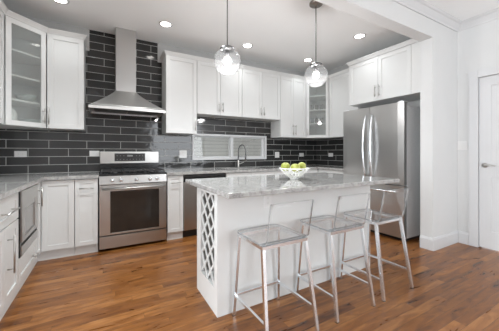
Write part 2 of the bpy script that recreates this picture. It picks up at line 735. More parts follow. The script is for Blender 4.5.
# door in the right wall
b = MB()
for (q0, q1, z0, z1) in ((DY1, DY1 + 0.09, 0, DZ + 0.09), (DY0 - 0.09, DY0, 0, DZ + 0.09), (DY0, DY1, DZ, DZ + 0.09)):
    b.box(XD - 0.02, XD, q0, q1, z0, z1, 0.004)
b.box(XD, XD + 0.1, DY1, DY1 + 0.012, 0, DZ)
b.box(XD, XD + 0.1, DY0 - 0.012, DY0, 0, DZ)
b.box(XD, XD + 0.1, DY0, DY1, DZ, DZ + 0.012)
b.box(XD + 0.052, XD + 0.064, DY1 - 0.015, DY1, 0, DZ)
casing = struct(b.build('trim_door_casing', TRIM))
b = MB()
dx0, dx1 = XD + 0.012, XD + 0.05
y0, y1 = DY0 + 0.004, DY1 - 0.004
z0, z1 = 0.012, DZ - 0.004
ST = 0.115
b.box(dx0, dx1, y0, y0 + ST, z0, z1, 0.002)
b.box(dx0, dx1, y1 - ST, y1, z0, z1, 0.002)
for (a, c) in ((z0, 0.22), (0.88, 1.02), (z1 - ST, z1)):
    b.box(dx0, dx1, y0 + ST, y1 - ST, a, c)
for (a, c) in ((0.22, 0.88), (1.02, z1 - ST)):
    b.box(dx0 + 0.012, dx1 - 0.012, y0 + ST, y1 - ST, a, c)
door = struct(b.build('door_1', TRIM))
b = MB()
hy, hz = y1 - 0.055, 1.02
b.lathe([(0, 0), (0.03, 0), (0.03, 0.006), (0.024, 0.010), (0.011, 0.012), (0.011, 0.05), (0, 0.05)], seg=24)
for vv in b.bm.verts:
    x, y, z = vv.co
    vv.co = (dx0 - z, hy + x, hz + y)
b.tube([(dx0 - 0.045, hy, hz), (dx0 - 0.05, hy - 0.02, hz), (dx0 - 0.05, hy - 0.06, hz + 0.003), (dx0 - 0.048, hy - 0.115, hz)], [0.010, 0.010, 0.009, 0.007], 12)
b.build('door_handle', NICKEL, door)

# sliding window over the counter
win = struct(MB().box(WX0, WX0 + 0.001, YB + 0.05, YB + 0.051, WZ0, WZ0 + 0.001).build('window_1', TRIM))
b = MB()
fy0, fy1 = YB - 0.018, YB + 0.11
fw = 0.032
b.box(WX0, WX1, fy0, fy1, WZ0, WZ0 + fw + 0.006, 0.002)
b.box(WX0, WX1, fy0, fy1, WZ1 - fw, WZ1, 0.002)
b.box(WX0, WX0 + fw, fy0, fy1, WZ0 + fw + 0.006, WZ1 - fw, 0.002)
b.box(WX1 - fw, WX1, fy0, fy1, WZ0 + fw + 0.006, WZ1 - fw, 0.002)
b.build('window_frame', TRIM, win)
xm = 1.95


def sash(x0, x1, y0, y1, wl, wr):
    s = MB()
    z0, z1 = WZ0 + fw + 0.007, WZ1 - fw - 0.001
    s.box(x0, x0 + wl, y0, y1, z0, z1, 0.002)
    s.box(x1 - wr, x1, y0, y1, z0, z1, 0.002)
    s.box(x0 + wl, x1 - wr, y0, y1, z0, z0 + 0.018)
    s.box(x0 + wl, x1 - wr, y0, y1, z1 - 0.018, z1)
    so = s.build('sash', TRIM, win)
    g = MB()
    ym = (y0 + y1) / 2
    g.box(x0 + wl, x1 - wr, ym - 0.003, ym + 0.003, z0 + 0.018, z1 - 0.018)
    g.build('pane', GLASS, so)
    return so


sash(WX0 + fw + 0.001, xm + 0.03, YB + 0.065, YB + 0.095, 0.02, 0.045)
sash(xm - 0.005, WX1 - fw - 0.001, YB + 0.025, YB + 0.055, 0.055, 0.05)
struct(MB().box(0.2, 4.6, YB + 1.0, YB + 1.1, -0.2, 3.6).build('wall_outside', SIDING))

# ------------------------------------------------------------------ cabinets


def frame(p0, d, n):
    d, n = Vector((*d, 0)).normalized(), Vector((*n, 0)).normalized()
    M = Matrix.Identity(4)
    for i in range(3):
        M[i][0], M[i][1], M[i][2] = d[i], n[i], (0, 0, 1)[i]
    M[0][3], M[1][3], M[2][3] = p0[0], p0[1], 0
    return M


def pull(M, spec, parent, r=0.0058):
    kind, a, c, ln = spec
    b = MB(M)
    so = 0.038
    if kind == 'v':
        b.cyl((a, so, c), (a, so, c + ln), r, 12)
        for cc in (c + 0.03, c + ln - 0.03):
            b.cyl((a, 0.0005, cc), (a, so, cc), r * 0.8, 10)
    else:
        b.cyl((a - ln / 2, so, c), (a + ln / 2, so, c), r, 12)
        for aa in (a - ln / 2 + 0.03, a + ln / 2 - 0.03):
            b.cyl((aa, 0.0005, c), (aa, so, c), r * 0.8, 10)
    return b.build('handle', NICKEL, parent)


def front(M, a0, a1, c0, c1, parent, kind='door', handle=None, rail=0.057, glass=None):
    g = 0.0018
    a0, a1, c0, c1 = a0 + g, a1 - g, c0 + g, c1 - g
    b = MB(M)
    t0, t1 = -0.0195, 0.0
    if kind == 'slab':
        b.box(a0, a1, t0, t1, c0, c1, 0.002)
    else:
        b.box(a0, a0 + rail, t0, t1, c0, c1, 0.0015)
        b.box(a1 - rail, a1, t0, t1, c0, c1, 0.0015)
        b.box(a0 + rail, a1 - rail, t0, t1, c0, c0 + rail, 0.0015)
        b.box(a0 + rail, a1 - rail, t0, t1, c1 - rail, c1, 0.0015)
        if kind != 'glass':
            b.box(a0 + rail - 0.001, a1 - rail + 0.001, t0, t1 - 0.009, c0 + rail - 0.001, c1 - rail + 0.001)
    o = b.build('drawer' if kind == 'drawer' or kind == 'slab' else 'door', CAB, parent)
    if kind == 'glass':
        g = MB(M)
        g.box(a0 + rail, a1 - rail, -0.013, -0.008, c0 + rail, c1 - rail)
        g.build('glass_pane', glass or CABGLASS, o)
    if handle:
        pull(M, handle, o)
    return o


def cabinet(name, label, p0, d, n, w, depth, z0, z1, fronts, toe=False, group=None, cat='cabinet', body_z1=None, filler=None):
    M = frame(p0, d, n)
    c = M @ Vector((w / 2, -depth / 2, 0))
    root = thing(name, label, cat, (c.x, c.y, z0), group)
    b = MB(M)
    bz = z0 + (0.10 if toe else 0)
    b.box(0.0005, w - 0.0005, -depth, -0.0205, bz, body_z1 or z1, 0.001)
    if body_z1:
        b.box(0.0005, w - 0.0005, -0.04, -0.0205, body_z1, z1)
    if filler:
        b.box(filler[0], filler[1], -0.0205, -0.001, bz, z1)
    b.build('body', CAB, root)
    if toe:
        t = MB(M)
        t.box(0.0005, w - 0.0005, -depth + 0.01, -0.035, z0, bz - 0.0005)
        t.build('toe_kick', CAB, root)
    for f in fronts:
        front(M, parent=root, **f)
    return root


def D(a0, a1, c0, c1, handle=None, kind='door', **k):
    return dict(a0=a0, a1=a1, c0=c0, c1=c1, handle=handle, kind=kind, **k)


UG = 'white shaker wall cabinets'
BGp = 'white shaker base cabinets'
GAPB = 0.005
UD = YB - YU - GAPB
# --- wall cabinets
cabinet('wall_cabinet', 'white wall cabinet cut by the left edge, before the left glass corner cabinet', (-0.892, 3.07), (0, 1), (1, 0), 0.424, 0.30, ZU0, ZU1,
        [D(0, 0.424, ZU0, ZU1, ('v', 0.04, ZU0 + 0.05, 0.19))], group=UG)
cabinet('wall_cabinet', 'white one-door wall cabinet left of the range hood', (-0.594, YU), (1, 0), (0, -1), 0.366, UD, ZU0, ZU1,
        [D(0.0, 0.366, ZU0, ZU1, ('v', 0.022, ZU0 + 0.045, 0.20))], group=UG)
cabinet('wall_cabinet', 'tall white one-door wall cabinet right of the range hood', (0.762, YU), (1, 0), (0, -1), 0.455, UD, ZU0, ZU1,
        [D(0, 0.455, ZU0, ZU1, ('v', 0.425, ZU0 + 0.045, 0.15))], group=UG)
ZS = 1.77
cabinet('wall_cabinet', 'short white two-door wall cabinet over the left half of the window', (1.22, YU), (1, 0), (0, -1), 0.772, UD, ZS, ZU1,
        [D(0, 0.386, ZS, ZU1, ('v', 0.356, ZS + 0.05, 0.15)), D(0.386, 0.772, ZS, ZU1, ('v', 0.416, ZS + 0.05, 0.15))], group=UG)
cabinet('wall_cabinet', 'short white two-door wall cabinet over the right half of the window', (1.995, YU), (1, 0), (0, -1), 0.785, UD, ZS, ZU1,
        [D(0, 0.392, ZS, ZU1, ('v', 0.362, ZS + 0.05, 0.15)), D(0.392, 0.785, ZS, ZU1, ('v', 0.422, ZS + 0.05, 0.15))], group=UG)
cabinet('wall_cabinet', 'tall white two-door wall cabinet between window and right glass corner cabinet', (2.783, YU), (1, 0), (0, -1), 0.605, UD, ZU0, ZU1,
        [D(0, 0.302, ZU0, ZU1, ('v', 0.272, ZU0 + 0.045, 0.19)), D(0.302, 0.605, ZU0, ZU1, ('v', 0.332, ZU0 + 0.045, 0.19))], group=UG)
XU = 3.69
cabinet('wall_cabinet', 'tall white one-door wall cabinet beside the fridge, right of the glass corner', (XU, 2.845), (0, 1), (-1, 0), 0.64, XR - XU - 0.008, ZU0, ZU1,
        [D(0, 0.64, ZU0, ZU1, ('v', 0.21, ZU0 + 0.05, 0.12))], group=UG)
XF = 3.45
cabinet('wall_cabinet', 'deep white two-door cabinet above the steel fridge', (XF, 1.752), (0, 1), (-1, 0), 1.084, XR - XF - 0.004, 1.935, 2.575,
        [D(0.115, 0.58, 1.935, 2.575, ('v', 0.55, 1.985, 0.17)), D(0.58, 1.084, 1.935, 2.575, ('v', 0.61, 1.985, 0.17))], group=UG, filler=(0.001, 0.113))


def corner_glass(label, A, Bp, side_a, side_b, corner, handle_a, contents):
    """Diagonal corner cabinet: glass door from A to Bp, returns to side_a and side_b on the walls."""
    A, Bp = Vector(A), Vector(Bp)
    d = (Bp - A)
    w = d.length
    d.normalize()
    n = Vector((d.y, -d.x))
    if n.dot(Vector(corner) - A) > 0:
        n = -n
    sh = -n * 0.0205
    poly = [tuple(A + sh), tuple(Bp + sh), side_b, corner, side_a]
    cen = sum((Vector(p) for p in poly), Vector((0, 0))) / 5
    root = thing('corner_cabinet', label, 'cabinet', (cen.x, cen.y, ZU0), UG)
    ins = [tuple(Vector(p) + (cen - Vector(p)).normalized() * 0.022) for p in poly]
    b = MB()
    b.prism(poly, ZU0, ZU0 + 0.02)
    b.prism(poly, ZU1 - 0.02, ZU1)
    for i in (1, 2, 3, 4):
        p, q = poly[i], poly[(i + 1) % 5]
        pi, qi = ins[i], ins[(i + 1) % 5]
        b.prism([p, q, qi, pi], ZU0 + 0.02, ZU1 - 0.02)
    b.build('body', CAB, root)
    inn = [tuple(Vector(p) + (cen - Vector(p)).normalized() * 0.028) for p in poly]
    levels = [ZU0 + 0.27, ZU0 + 0.53, ZU0 + 0.80]
    for zl in levels:
        MB().prism(inn, zl, zl + 0.018).build('shelf', CAB, root)
    M = frame(A, d, n)
    front(M, 0.004, w - 0.004, ZU0, ZU1, root, 'glass', handle_a, rail=0.052)
    return [ZU0 + 0.021] + [z + 0.019 for z in levels], cen


lv, cL = corner_glass('white diagonal corner wall cabinet with glass door, far left above the counter', (-0.888, 3.500), (-0.596, 3.788),
                      (XL + 0.006, 3.500), (-0.596, YB - 0.006), (XL + 0.006, YB - 0.006), ('v', 0.362, ZU0 + 0.05, 0.17), 0)
lvR, cR = corner_glass('white diagonal corner wall cabinet with glass door, right of the window', (3.390, 3.788), (XU - 0.002, 3.488),
                       (3.390, YB - 0.006), (XR - 0.008, 3.488), (XR - 0.008, YB - 0.006), ('v', 0.028, ZU0 + 0.05, 0.12), 0)

# crown over the wall cabinets
CC = [(0, 0), (0.006, 0.0), (0.009, 0.010), (0.028, 0.038), (0.034, 0.041), (0.034, 0.050), (0, 0.050)]
ZCC = ZU1 + 0.0005
struct(MB().sweep(CC, [(-0.892, 3.07), (-0.892, 3.498), (-0.595, YU), (-0.228, YU), (-0.228, YB - 0.005)], ZCC).build('trim_1', CAB))
struct(MB().sweep(CC, [(0.762, YB - 0.005), (0.762, YU), (3.39, YU), (XU, 3.488), (XU, 2.90)], ZCC).build('trim_2', CAB))
struct(MB().sweep(CC, [(XR - 0.005, 2.836), (XF, 2.836), (XF, 1.752)], ZCC).build('trim_3', CAB))

# --- base cabinets
XB = -0.60
YF = 3.50
BT = 0.8765
cabinet('base_cabinet', 'white base cabinet with drawer over door, nearest at the left edge', (XB, 1.95), (0, 1), (1, 0), 0.74, 0.59, 0, BT,
        [D(0, 0.735, 0.655, 0.868, ('h', 0.45, 0.757, 0.27), 'drawer'), D(0, 0.40, 0.105, 0.648, None),
         D(0.40, 0.735, 0.105, 0.648, ('v', 0.465, 0.315, 0.27))], toe=True, group=BGp)
# microwave housing: hollow carcass with a drawer under the opening
M = frame((XB, 2.692), (0, 1), (1, 0))
mw = 0.618
root = thing('base_cabinet', 'white base cabinet housing the built-in microwave, with one drawer below', 'cabinet', (XB - 0.3, 3.0, 0), BGp)
b = MB(M)
b.box(0.0005, 0.018, -0.59, -0.0205, 0.1, BT)
b.box(mw - 0.018, mw - 0.0005, -0.59, -0.0205, 0.1, BT)
b.box(0.018, mw - 0.018, -0.59, -0.575, 0.1, BT)
b.box(0.018, mw - 0.018, -0.575, -0.0205, 0.1, 0.12)
b.box(0.018, mw - 0.018, -0.575, -0.0205, 0.31, 0.328)
b.build('body', CAB, root)
MB(M).box(0.0005, mw - 0.0005, -0.58, -0.035, 0, 0.0995).build('toe_kick', CAB, root)
front(M, 0, mw, 0.105, 0.322, root, 'drawer', ('h', 0.42, 0.20, 0.10))
# corner cabinet with two-leaf door
root = thing('base_cabinet', 'white corner base cabinet with folding door between microwave and range', 'cabinet', (-0.9, 3.8, 0), BGp)
ci = 0.0205
poly = [(XB - ci, 3.312), (XB - ci, YF + ci), (-0.301, YF + ci), (-0.301, YB - 0.01), (XL + 0.01, YB - 0.01), (XL + 0.01, 3.312)]
MB().prism(poly, 0.1, BT).build('body', CAB, root)
tk = [(XB - 0.035, 3.312), (XB - 0.035, YF + 0.035), (-0.301, YF + 0.035), (-0.301, YB - 0.02), (XL + 0.02, YB - 0.02), (XL + 0.02, 3.312)]
MB().prism(tk, 0, 0.0995).build('toe_kick', CAB, root)
ML = frame((XB, 3.312), (0, 1), (1, 0))
front(ML, 0, 0.186, 0.105, 0.868, root, 'door', ('v', 0.022, 0.625, 0.19), rail=0.045)
MBk = frame((XB + 0.002, YF), (1, 0), (0, -1))
front(MBk, 0, 0.297, 0.105, 0.868, root, 'door', None, rail=0.055)
cabinet('base_cabinet', 'narrow white pull-out base cabinet left of the range', (-0.298, YF), (1, 0), (0, -1), 0.226, 0.59, 0, BT,
        [D(0, 0.226, 0.105, 0.868, ('h', 0.113, 0.765, 0.14), rail=0.045)], toe=True, group=BGp)
cabinet('base_cabinet', 'narrow white pull-out base cabinet right of the range', (0.722, YF), (1, 0), (0, -1), 0.212, 0.59, 0, BT,
        [D(0, 0.212, 0.105, 0.868, ('h', 0.106, 0.772, 0.125), rail=0.045)], toe=True, group=BGp)
cabinet('base_cabinet', 'white two-door sink base cabinet under the faucet, right of the dishwasher', (1.575, YF), (1, 0), (0, -1), 0.86, 0.59, 0, BT,
        [D(0, 0.43, 0.105, 0.868, ('v', 0.39, 0.65, 0.16)), D(0.43, 0.86, 0.105, 0.868, ('v', 0.47, 0.65, 0.16))], toe=True, group=BGp, body_z1=0.62)
cabinet('base_cabinet', 'white two-door base cabinet behind the island, under the right counter corner', (2.437, YF), (1, 0), (0, -1), 0.98, 0.59, 0, BT,
        [D(0, 0.49, 0.105, 0.868, ('v', 0.45, 0.65, 0.16)), D(0.49, 0.98, 0.105, 0.868, ('v', 0.53, 0.65, 0.16))], toe=True, group=BGp)
cabinet('base_cabinet', 'white base cabinet beside the left flank of the fridge', (3.42, 2.903), (0, 1), (-1, 0), 0.592, 0.54, 0, BT,
        [D(0, 0.592, 0.655, 0.868, ('h', 0.3, 0.757, 0.16), 'drawer'), D(0, 0.592, 0.105, 0.648, ('v', 0.05, 0.45, 0.16))], toe=True, group=BGp)

# --- countertops


def slab(name, label, polys, origin, bevel=0.004):
    b = MB()
    for poly in polys:
        b.prism(poly, CT0, CT1)
    bmesh.ops.remove_doubles(b.bm, verts=b.bm.verts[:], dist=0.0001)
    return tag(b.build(name, GRANITE, origin=origin), label, 'countertop', 'grey granite countertops')


CF = 3.475
CX = -0.565
slab('countertop', 'L-shaped grey granite countertop along the left wall, up to the range',
     [[(XL + 0.002, 1.93), (CX, 1.93), (CX, CF), (-0.066, CF), (-0.066, YB - 0.002), (XL + 0.002, YB - 0.002)]], (-0.9, 3.4, CT0))
SX0, SX1, SY0, SY1 = 1.66, 2.34, 3.58, 3.93
RX = 3.395
slab('countertop', 'L-shaped grey granite countertop under the window, from range to fridge',
     [[(0.713, CF), (SX0, CF), (SX0, YB - 0.002), (0.713, YB - 0.002)],
      [(SX0, CF), (SX1, CF), (SX1, SY0), (SX0, SY0)],
      [(SX0, SY1), (SX1, SY1), (SX1, YB - 0.002), (SX0, YB - 0.002)],
      [(SX1, CF), (RX, CF), (RX, 2.903), (XR - 0.008, 2.903), (XR - 0.008, YB - 0.002), (SX1, YB - 0.002)]], (2.0, 3.8, CT0))
# undermount sink
b = MB()
sx0, sx1, sy0, sy1, sz = SX0 + 0.003, SX1 - 0.003, SY0 + 0.003, SY1 - 0.003, 0.68
b.box(sx0, sx1, sy0, sy1, sz, sz + 0.004)
b.box(sx0, sx0 + 0.003, sy0, sy1, sz + 0.004, CT0 + 0.02)
b.box(sx1 - 0.003, sx1, sy0, sy1, sz + 0.004, CT0 + 0.02)
b.box(sx0 + 0.003, sx1 - 0.003, sy0, sy0 + 0.003, sz + 0.004, CT0 + 0.02)
b.box(sx0 + 0.003, sx1 - 0.003, sy1 - 0.003, sy1, sz + 0.004, CT0 + 0.02)
sink = tag(b.build('sink', STEEL, origin=((sx0 + sx1) / 2, (sy0 + sy1) / 2, sz)), 'undermount steel sink basin let into the granite under the window', 'sink')

# faucet
fx, fyy = 2.035, 4.01
root = thing('faucet', 'dark gooseneck pull-down faucet standing before the window', 'faucet', (fx, fyy, CT1))
b = MB()
b.lathe([(0, 0), (0.030, 0), (0.030, 0.008), (0.022, 0.014), (0.019, 0.02), (0.019, 0.12), (0.014, 0.13), (0, 0.13)], (fx, fyy, CT1 + 0.0005), 20)
b.build('base', NICKEL, root)
pts = [(fx, fyy, CT1 + 0.12), (fx, fyy, CT1 + 0.28)]
for k in range(1, 13):
    a = math.pi * k / 12
    r = 0.10
    pts.append((fx + 0.03 * (1 - math.cos(a)) * 0.6, fyy - r * (1 - math.cos(a)), CT1 + 0.28 + r * 1.15 * math.sin(a)))
ex = pts[-1]
pts.append((ex[0], ex[1], CT1 + 0.22))
b = MB().tube(pts, 0.0105, 12)
b.build('spout', FAUCETM, root)
b = MB()
b.cyl((ex[0], ex[1], CT1 + 0.225), (ex[0], ex[1], CT1 + 0.15), 0.015, 14)
b.cyl((fx, fyy, CT1 + 0.19), (ex[0], ex[1], CT1 + 0.19), 0.005, 8)
b.build('spray_head', FAUCETM, root)
b = MB()
b.tube([(fx + 0.018, fyy, CT1 + 0.07), (fx + 0.045, fyy - 0.005, CT1 + 0.075), (fx + 0.10, fyy - 0.02, CT1 + 0.095)], [0.009, 0.008, 0.006], 10)
b.build('lever', NICKEL, root)

# ------------------------------------------------------------------ microwave
M = frame((XB, 2.692), (0, 1), (1, 0))
root = thing('microwave', 'built-in steel microwave in the left base cabinet', 'microwave', (XB - 0.25, 3.0, 0.33))
MB(M).box(0.03, mw - 0.03, -0.45, -0.0215, 0.332, 0.855).build('body', DARKGAP, root)
b = MB(M)
b.box(0.003, 0.032, -0.020, 0.006, 0.326, 0.862)  # black strip painted for the shadow at the near side of the trim
b.box(mw - 0.032, mw - 0.003, -0.020, 0.006, 0.326, 0.862, mi=1)
b.box(0.032, mw - 0.032, -0.020, 0.006, 0.326, 0.336, mi=0)
b.build('trim_and_shadow_strip', [BLACK, STEEL], root)
b = MB(M)
A0, A1 = 0.034, mw - 0.034
b.box(A0, A1, -0.018, 0.014, 0.745, 0.860, 0.002)
b.box(A0, A0 + 0.085, -0.018, 0.014, 0.440, 0.744, 0.002)
b.box(A1 - 0.10, A1, -0.018, 0.014, 0.440, 0.744, 0.002)
b.box(A0 + 0.085, A1 - 0.10, -0.018, 0.014, 0.440, 0.475, 0.002)
b.box(A0 + 0.085, A1 - 0.10, -0.018, 0.008, 0.70, 0.744, 0.002)
dr = b.build('door', STEEL, root)
MB(M).box(A0 + 0.0855, A1 - 0.1005, -0.016, 0.004, 0.4755, 0.6995).build('window', noisy(mat('microwave_window_mesh', (0.30, 0.29, 0.28), 0.18, 0.5), 0.06, 80), dr)
b = MB(M)
b.box(A0, A1, -0.018, -0.004, 0.412, 0.439)  # black strip standing in for the dark gap under the door
b.build('dark_gap_strip', DARKGAP, root)
MB(M).box(A0, A1, -0.018, 0.012, 0.337, 0.411, 0.002).build('lower_panel', STEEL, root)

# ------------------------------------------------------------------ dishwasher
root = thing('dishwasher', 'steel dishwasher with black control strip, behind the island end', 'dishwasher', (1.255, 3.8, 0))
dx, dw1 = 0.938, 1.571
MB().box(dx, dw1, 3.53, 4.09, 0.1, 0.87).build('body', DARKGAP, root)
MB().box(dx + 0.003, dw1 - 0.003, 3.497, 3.529, 0.105, 0.765, 0.004).build('door', STEEL, root)
b = MB()
b.box(dx + 0.003, dw1 - 0.003, 3.500, 3.529, 0.772, 0.835, 0.003)
b.build('control_panel', BLACK, root)
MB().box(dx + 0.003, dw1 - 0.003, 3.505, 3.529, 0.838, 0.870).build('top_trim', DARKGAP, root)
MB().box(dx + 0.003, dw1 - 0.003, 3.56, 4.08, 0.0, 0.099).build('toe_kick', DARKGAP, root)

# ------------------------------------------------------------------ range
R0, R1 = -0.060, 0.706
RF = 3.475
RB = YB - 0.006
root = thing('range', 'freestanding steel gas range under the hood', 'oven', ((R0 + R1) / 2, 3.8, 0))
b = MB()
b.box(R0, R1, RF + 0.035, RB, 0.03, 0.895)
for x in (R0 + 0.04, R1 - 0.04):
    for y in (RF + 0.10, RB - 0.05):
        b.cyl((x, y, 0), (x, y, 0.03), 0.018, 12)
b.build('body', DARKGAP, root)
b = MB()
b.box(R0, R1, RF + 0.02, RB - 0.085, 0.8955, 0.915, 0.004)
cook = b.build('cooktop', BLACK, root)
for cx_, cy_, rr in ((R0 + 0.16, 3.60, 0.045), (R1 - 0.16, 3.60, 0.05), (R0 + 0.16, 3.86, 0.04), (R1 - 0.16, 3.86, 0.04), ((R0 + R1) / 2, 3.73, 0.045)):
    MB().lathe([(0, 0), (rr, 0), (rr, 0.01), (rr * 0.75, 0.012), (rr * 0.75, 0.02), (0, 0.022)], (cx_, cy_, 0.9155), 20).build('burner', IRON, cook)
gw = (R1 - R0 - 0.04) / 3
for k in range(3):
    gx0 = R0 + 0.02 + gw * k + 0.004
    gx1 = gx0 + gw - 0.008
    gy0, gy1 = RF + 0.04, RB - 0.10
    b = MB()
    zt = 0.947
    for (p, q) in (((gx0, gy0), (gx1, gy0)), ((gx0, gy1), (gx1, gy1)), ((gx0, gy0), (gx0, gy1)), ((gx1, gy0), (gx1, gy1)),
                   (((gx0 + gx1) / 2, gy0), ((gx0 + gx1) / 2, gy1)), ((gx0, (gy0 + gy1) / 2), (gx1, (gy0 + gy1) / 2)),
                   ((gx0, gy0 * .75 + gy1 * .25), (gx1, gy0 * .75 + gy1 * .25)), ((gx0, gy0 * .25 + gy1 * .75), (gx1, gy0 * .25 + gy1 * .75))):
        b.bar((*p, zt), (*q, zt), 0.013, 0.013)
    for p in ((gx0, gy0), (gx1, gy0), (gx0, gy1), (gx1, gy1)):
        b.bar((*p, 0.9155), (*p, zt), 0.014, 0.014)
    b.build('grate', IRON, root)
# control panel with five knobs
b = MB()
prof = [(RF + 0.034, 0.793), (RF - 0.003, 0.793), (RF - 0.003, 0.800), (RF + 0.012, 0.893), (RF + 0.034, 0.893)]
va = [b.v((R0, y, z)) for y, z in prof]
vb = [b.v((R1, y, z)) for y, z in prof]
b.face(va)
b.face(list(reversed(vb)))
for i in range(5):
    b.face([va[i], va[(i + 1) % 5], vb[(i + 1) % 5], vb[i]])
cp = b.build('control_panel', STEEL, root)
for kx in (0.073, 0.169, 0.342, 0.501, 0.590):
    b = MB()
    b.lathe([(0, 0), (0.024, 0), (0.023, 0.006), (0.019, 0.008), (0.018, 0.028), (0.015, 0.031), (0, 0.031)], seg=20)
    b.box(-0.003, 0.003, -0.018, 0.018, 0.028, 0.036)
    for vv in b.bm.verts:
        x, y, z = vv.co
        vv.co = (kx + x, RF + 0.004 - z, 0.843 + y)
    b.build('knob', CHROME, cp)
# oven door
b = MB()
oz0, oz1 = 0.192, 0.785
b.box(R0 + 0.002, R0 + 0.115, RF, RF + 0.034, oz0, oz1, 0.003)
b.box(R1 - 0.093, R1 - 0.002, RF, RF + 0.034, oz0, oz1, 0.003)
b.box(R0 + 0.115, R1 - 0.093, RF, RF + 0.034, oz0, 0.215, 0.003)
b.box(R0 + 0.115, R1 - 0.093, RF, RF + 0.034, 0.712, oz1, 0.003)
od = b.build('door', STEEL, root)
b = MB()
b.box(R0 + 0.1155, R1 - 0.0935, RF + 0.004, RF + 0.030, 0.2155, 0.7115)
b.build('window', OVENGLASS, od)
b = MB()
b.cyl((R0 + 0.03, RF - 0.045, 0.745), (R1 - 0.03, RF - 0.045, 0.745), 0.0125, 16)
for x in (R0 + 0.055, R1 - 0.055):
    b.cyl((x, RF - 0.045, 0.745), (x, RF - 0.0005, 0.745), 0.010, 12)
b.build('handle', STEEL, od)
MB().box(R0 + 0.002, R1 - 0.002, RF, RF + 0.034, 0.035, 0.178, 0.003).build('drawer', STEEL, root)
# backguard
b = MB()
b.box(R0 - 0.012 + 0.012, R1 - 0.004, RB - 0.08, RB, 0.916, 1.02, mi=1)
b.box(R0, R1 - 0.004, RB - 0.095, RB, 1.02, 1.19, 0.008, mi=0)
bg = b.build('backguard', [STEEL, BLACK], root)
b = MB()
b.box(0.115, 0.51, RB - 0.098, RB - 0.0955, 1.055, 1.165)
dp = b.build('display', noisy(mat('display_black_glass', (0.03, 0.028, 0.028), 0.15), 0.1, 20), bg)
for i in range(9):
    for j in range(2):
        x = 0.142 + i * 0.041
        z = 1.078 + j * 0.05
        if 3 <= i <= 5 and j == 1:
            continue
        MB().box(x, x + 0.013, RB - 0.0990, RB - 0.0981, z, z + 0.006).build('button', DISPM, dp)
MB().box(0.275, 0.345, RB - 0.0990, RB - 0.0981, 1.12, 1.142).build('clock_window', DISPM, dp)

# ------------------------------------------------------------------ range hood
HX0, HX1, HY0, HY1 = -0.172, 0.716, 3.585, YB - 0.004
CHX0, CHX1, CHY0 = 0.125, 0.372, 3.845
root = thing('range_hood', 'steel chimney range hood on the tiled wall over the range', 'range hood', ((HX0 + HX1) / 2, 3.85, 1.72))
b = MB()
hz0, hz1, hz2 = 1.712, 1.745, 2.0
ring = [[(HX0, HY0), (HX1, HY0), (HX1, HY1), (HX0, HY1)], [(CHX0 - 0.004, CHY0 - 0.004), (CHX1 + 0.004, CHY0 - 0.004), (CHX1 + 0.004, HY1), (CHX0 - 0.004, HY1)]]
steps = 7
prev = None
for i in range(steps + 1):
    t = i / steps
    u = 1 - (1 - t) ** 1.2
    zz = hz1 + (hz2 - hz1) * t
    pp = [tuple(Vector(ring[0][k]) * (1 - u) + Vector(ring[1][k]) * u) for k in range(4)]
    cur = [b.v((p[0], p[1], zz)) for p in pp]
    if prev:
        for k in range(4):
            b.face([prev[k], prev[(k + 1) % 4], cur[(k + 1) % 4], cur[k]], k != 2)
    else:
        b.face(list(reversed(cur)))
    prev = cur
b.face(prev)
b.build('canopy', STEELH, root)
b = MB()
b.box(HX0, HX1, HY0, HY0 + 0.015, hz0, hz1 - 0.0005)
b.box(HX0, HX0 + 0.015, HY0 + 0.015, HY1, hz0, hz1 - 0.0005)
b.box(HX1 - 0.015, HX1, HY0 + 0.015, HY1, hz0, hz1 - 0.0005)
b.box(HX0 + 0.015, HX1 - 0.015, HY1 - 0.015, HY1, hz0, hz1 - 0.0005)
b.build('lip', STEELH, root)
for k in range(2):
    x0 = HX0 + 0.05 + k * 0.40
    b = MB()
    b.box(x0, x0 + 0.385, HY0 + 0.06, HY1 - 0.06, hz1 - 0.016, hz1 - 0.002)
    for j in range(9):
        b.box(x0 + 0.02 + j * 0.04, x0 + 0.035 + j * 0.04, HY0 + 0.08, HY1 - 0.08, hz1 - 0.022, hz1 - 0.016)
    b.build('filter', noisy(mat('grease_filter', (0.25, 0.25, 0.25), 0.4, 1.0), 0.1, 60), root)
b = MB()
b.box(CHX0, CHX1, CHY0, HY1, hz2 + 0.0005, ZC - 0.004, 0.002)
b.build('chimney', STEELV, root)

# ------------------------------------------------------------------ fridge
FX0, FX1 = 3.37, XR - 0.012
FY0, FY1 = 1.915, 2.889
FM = 2.412
root = thing('fridge', 'steel french-door fridge with bottom freezer, in the right alcove', 'fridge', (3.66, 2.39, 0))
b = MB()
b.box(FX0 + 0.075, FX1, FY0 + 0.004, FY1 - 0.004, 0.045, 1.80, 0.004)
b.box(FX0 + 0.09, FX1 - 0.02, FY0 + 0.03, FY1 - 0.03, 0.0, 0.045, mi=1)
b.build('body', [FRIDGESIDE, DARKGAP], root)


def fdoor(name, y0, y1, z0, z1):
    b = MB()
    n = 6
    prof = []
    for i in range(n + 1):
        t = i / n
        y = y0 + (y1 - y0) * t
        prof.append((FX0 + 0.010 * (2 * t - 1) ** 4 - 0.0, y))
    poly = prof + [(FX0 + 0.07, y1), (FX0 + 0.07, y0)]
    b.prism(poly, z0, z1)
    return b.build(name, STEELV, root)


ZF = 0.735
ld = fdoor('door', FM + 0.003, FY1, ZF + 0.014, 1.84)
rd = fdoor('door', FY0, FM - 0.003, ZF + 0.014, 1.84)
fd = fdoor('freezer_drawer', FY0, FY1, 0.055, ZF)


def bow(y, parent, s):
    b = MB()
    pts = []
    z0, z1 = 0.80, 1.72
    for i in range(15):
        t = i / 14
        pts.append((FX0 - 0.012 - 0.058 * math.sin(math.pi * t) ** 0.7, y + s * 0.012 * math.sin(math.pi * t), z0 + (z1 - z0) * t))
    b.tube(pts, 0.0125, 12)
    b.build('handle', CHROME, parent)


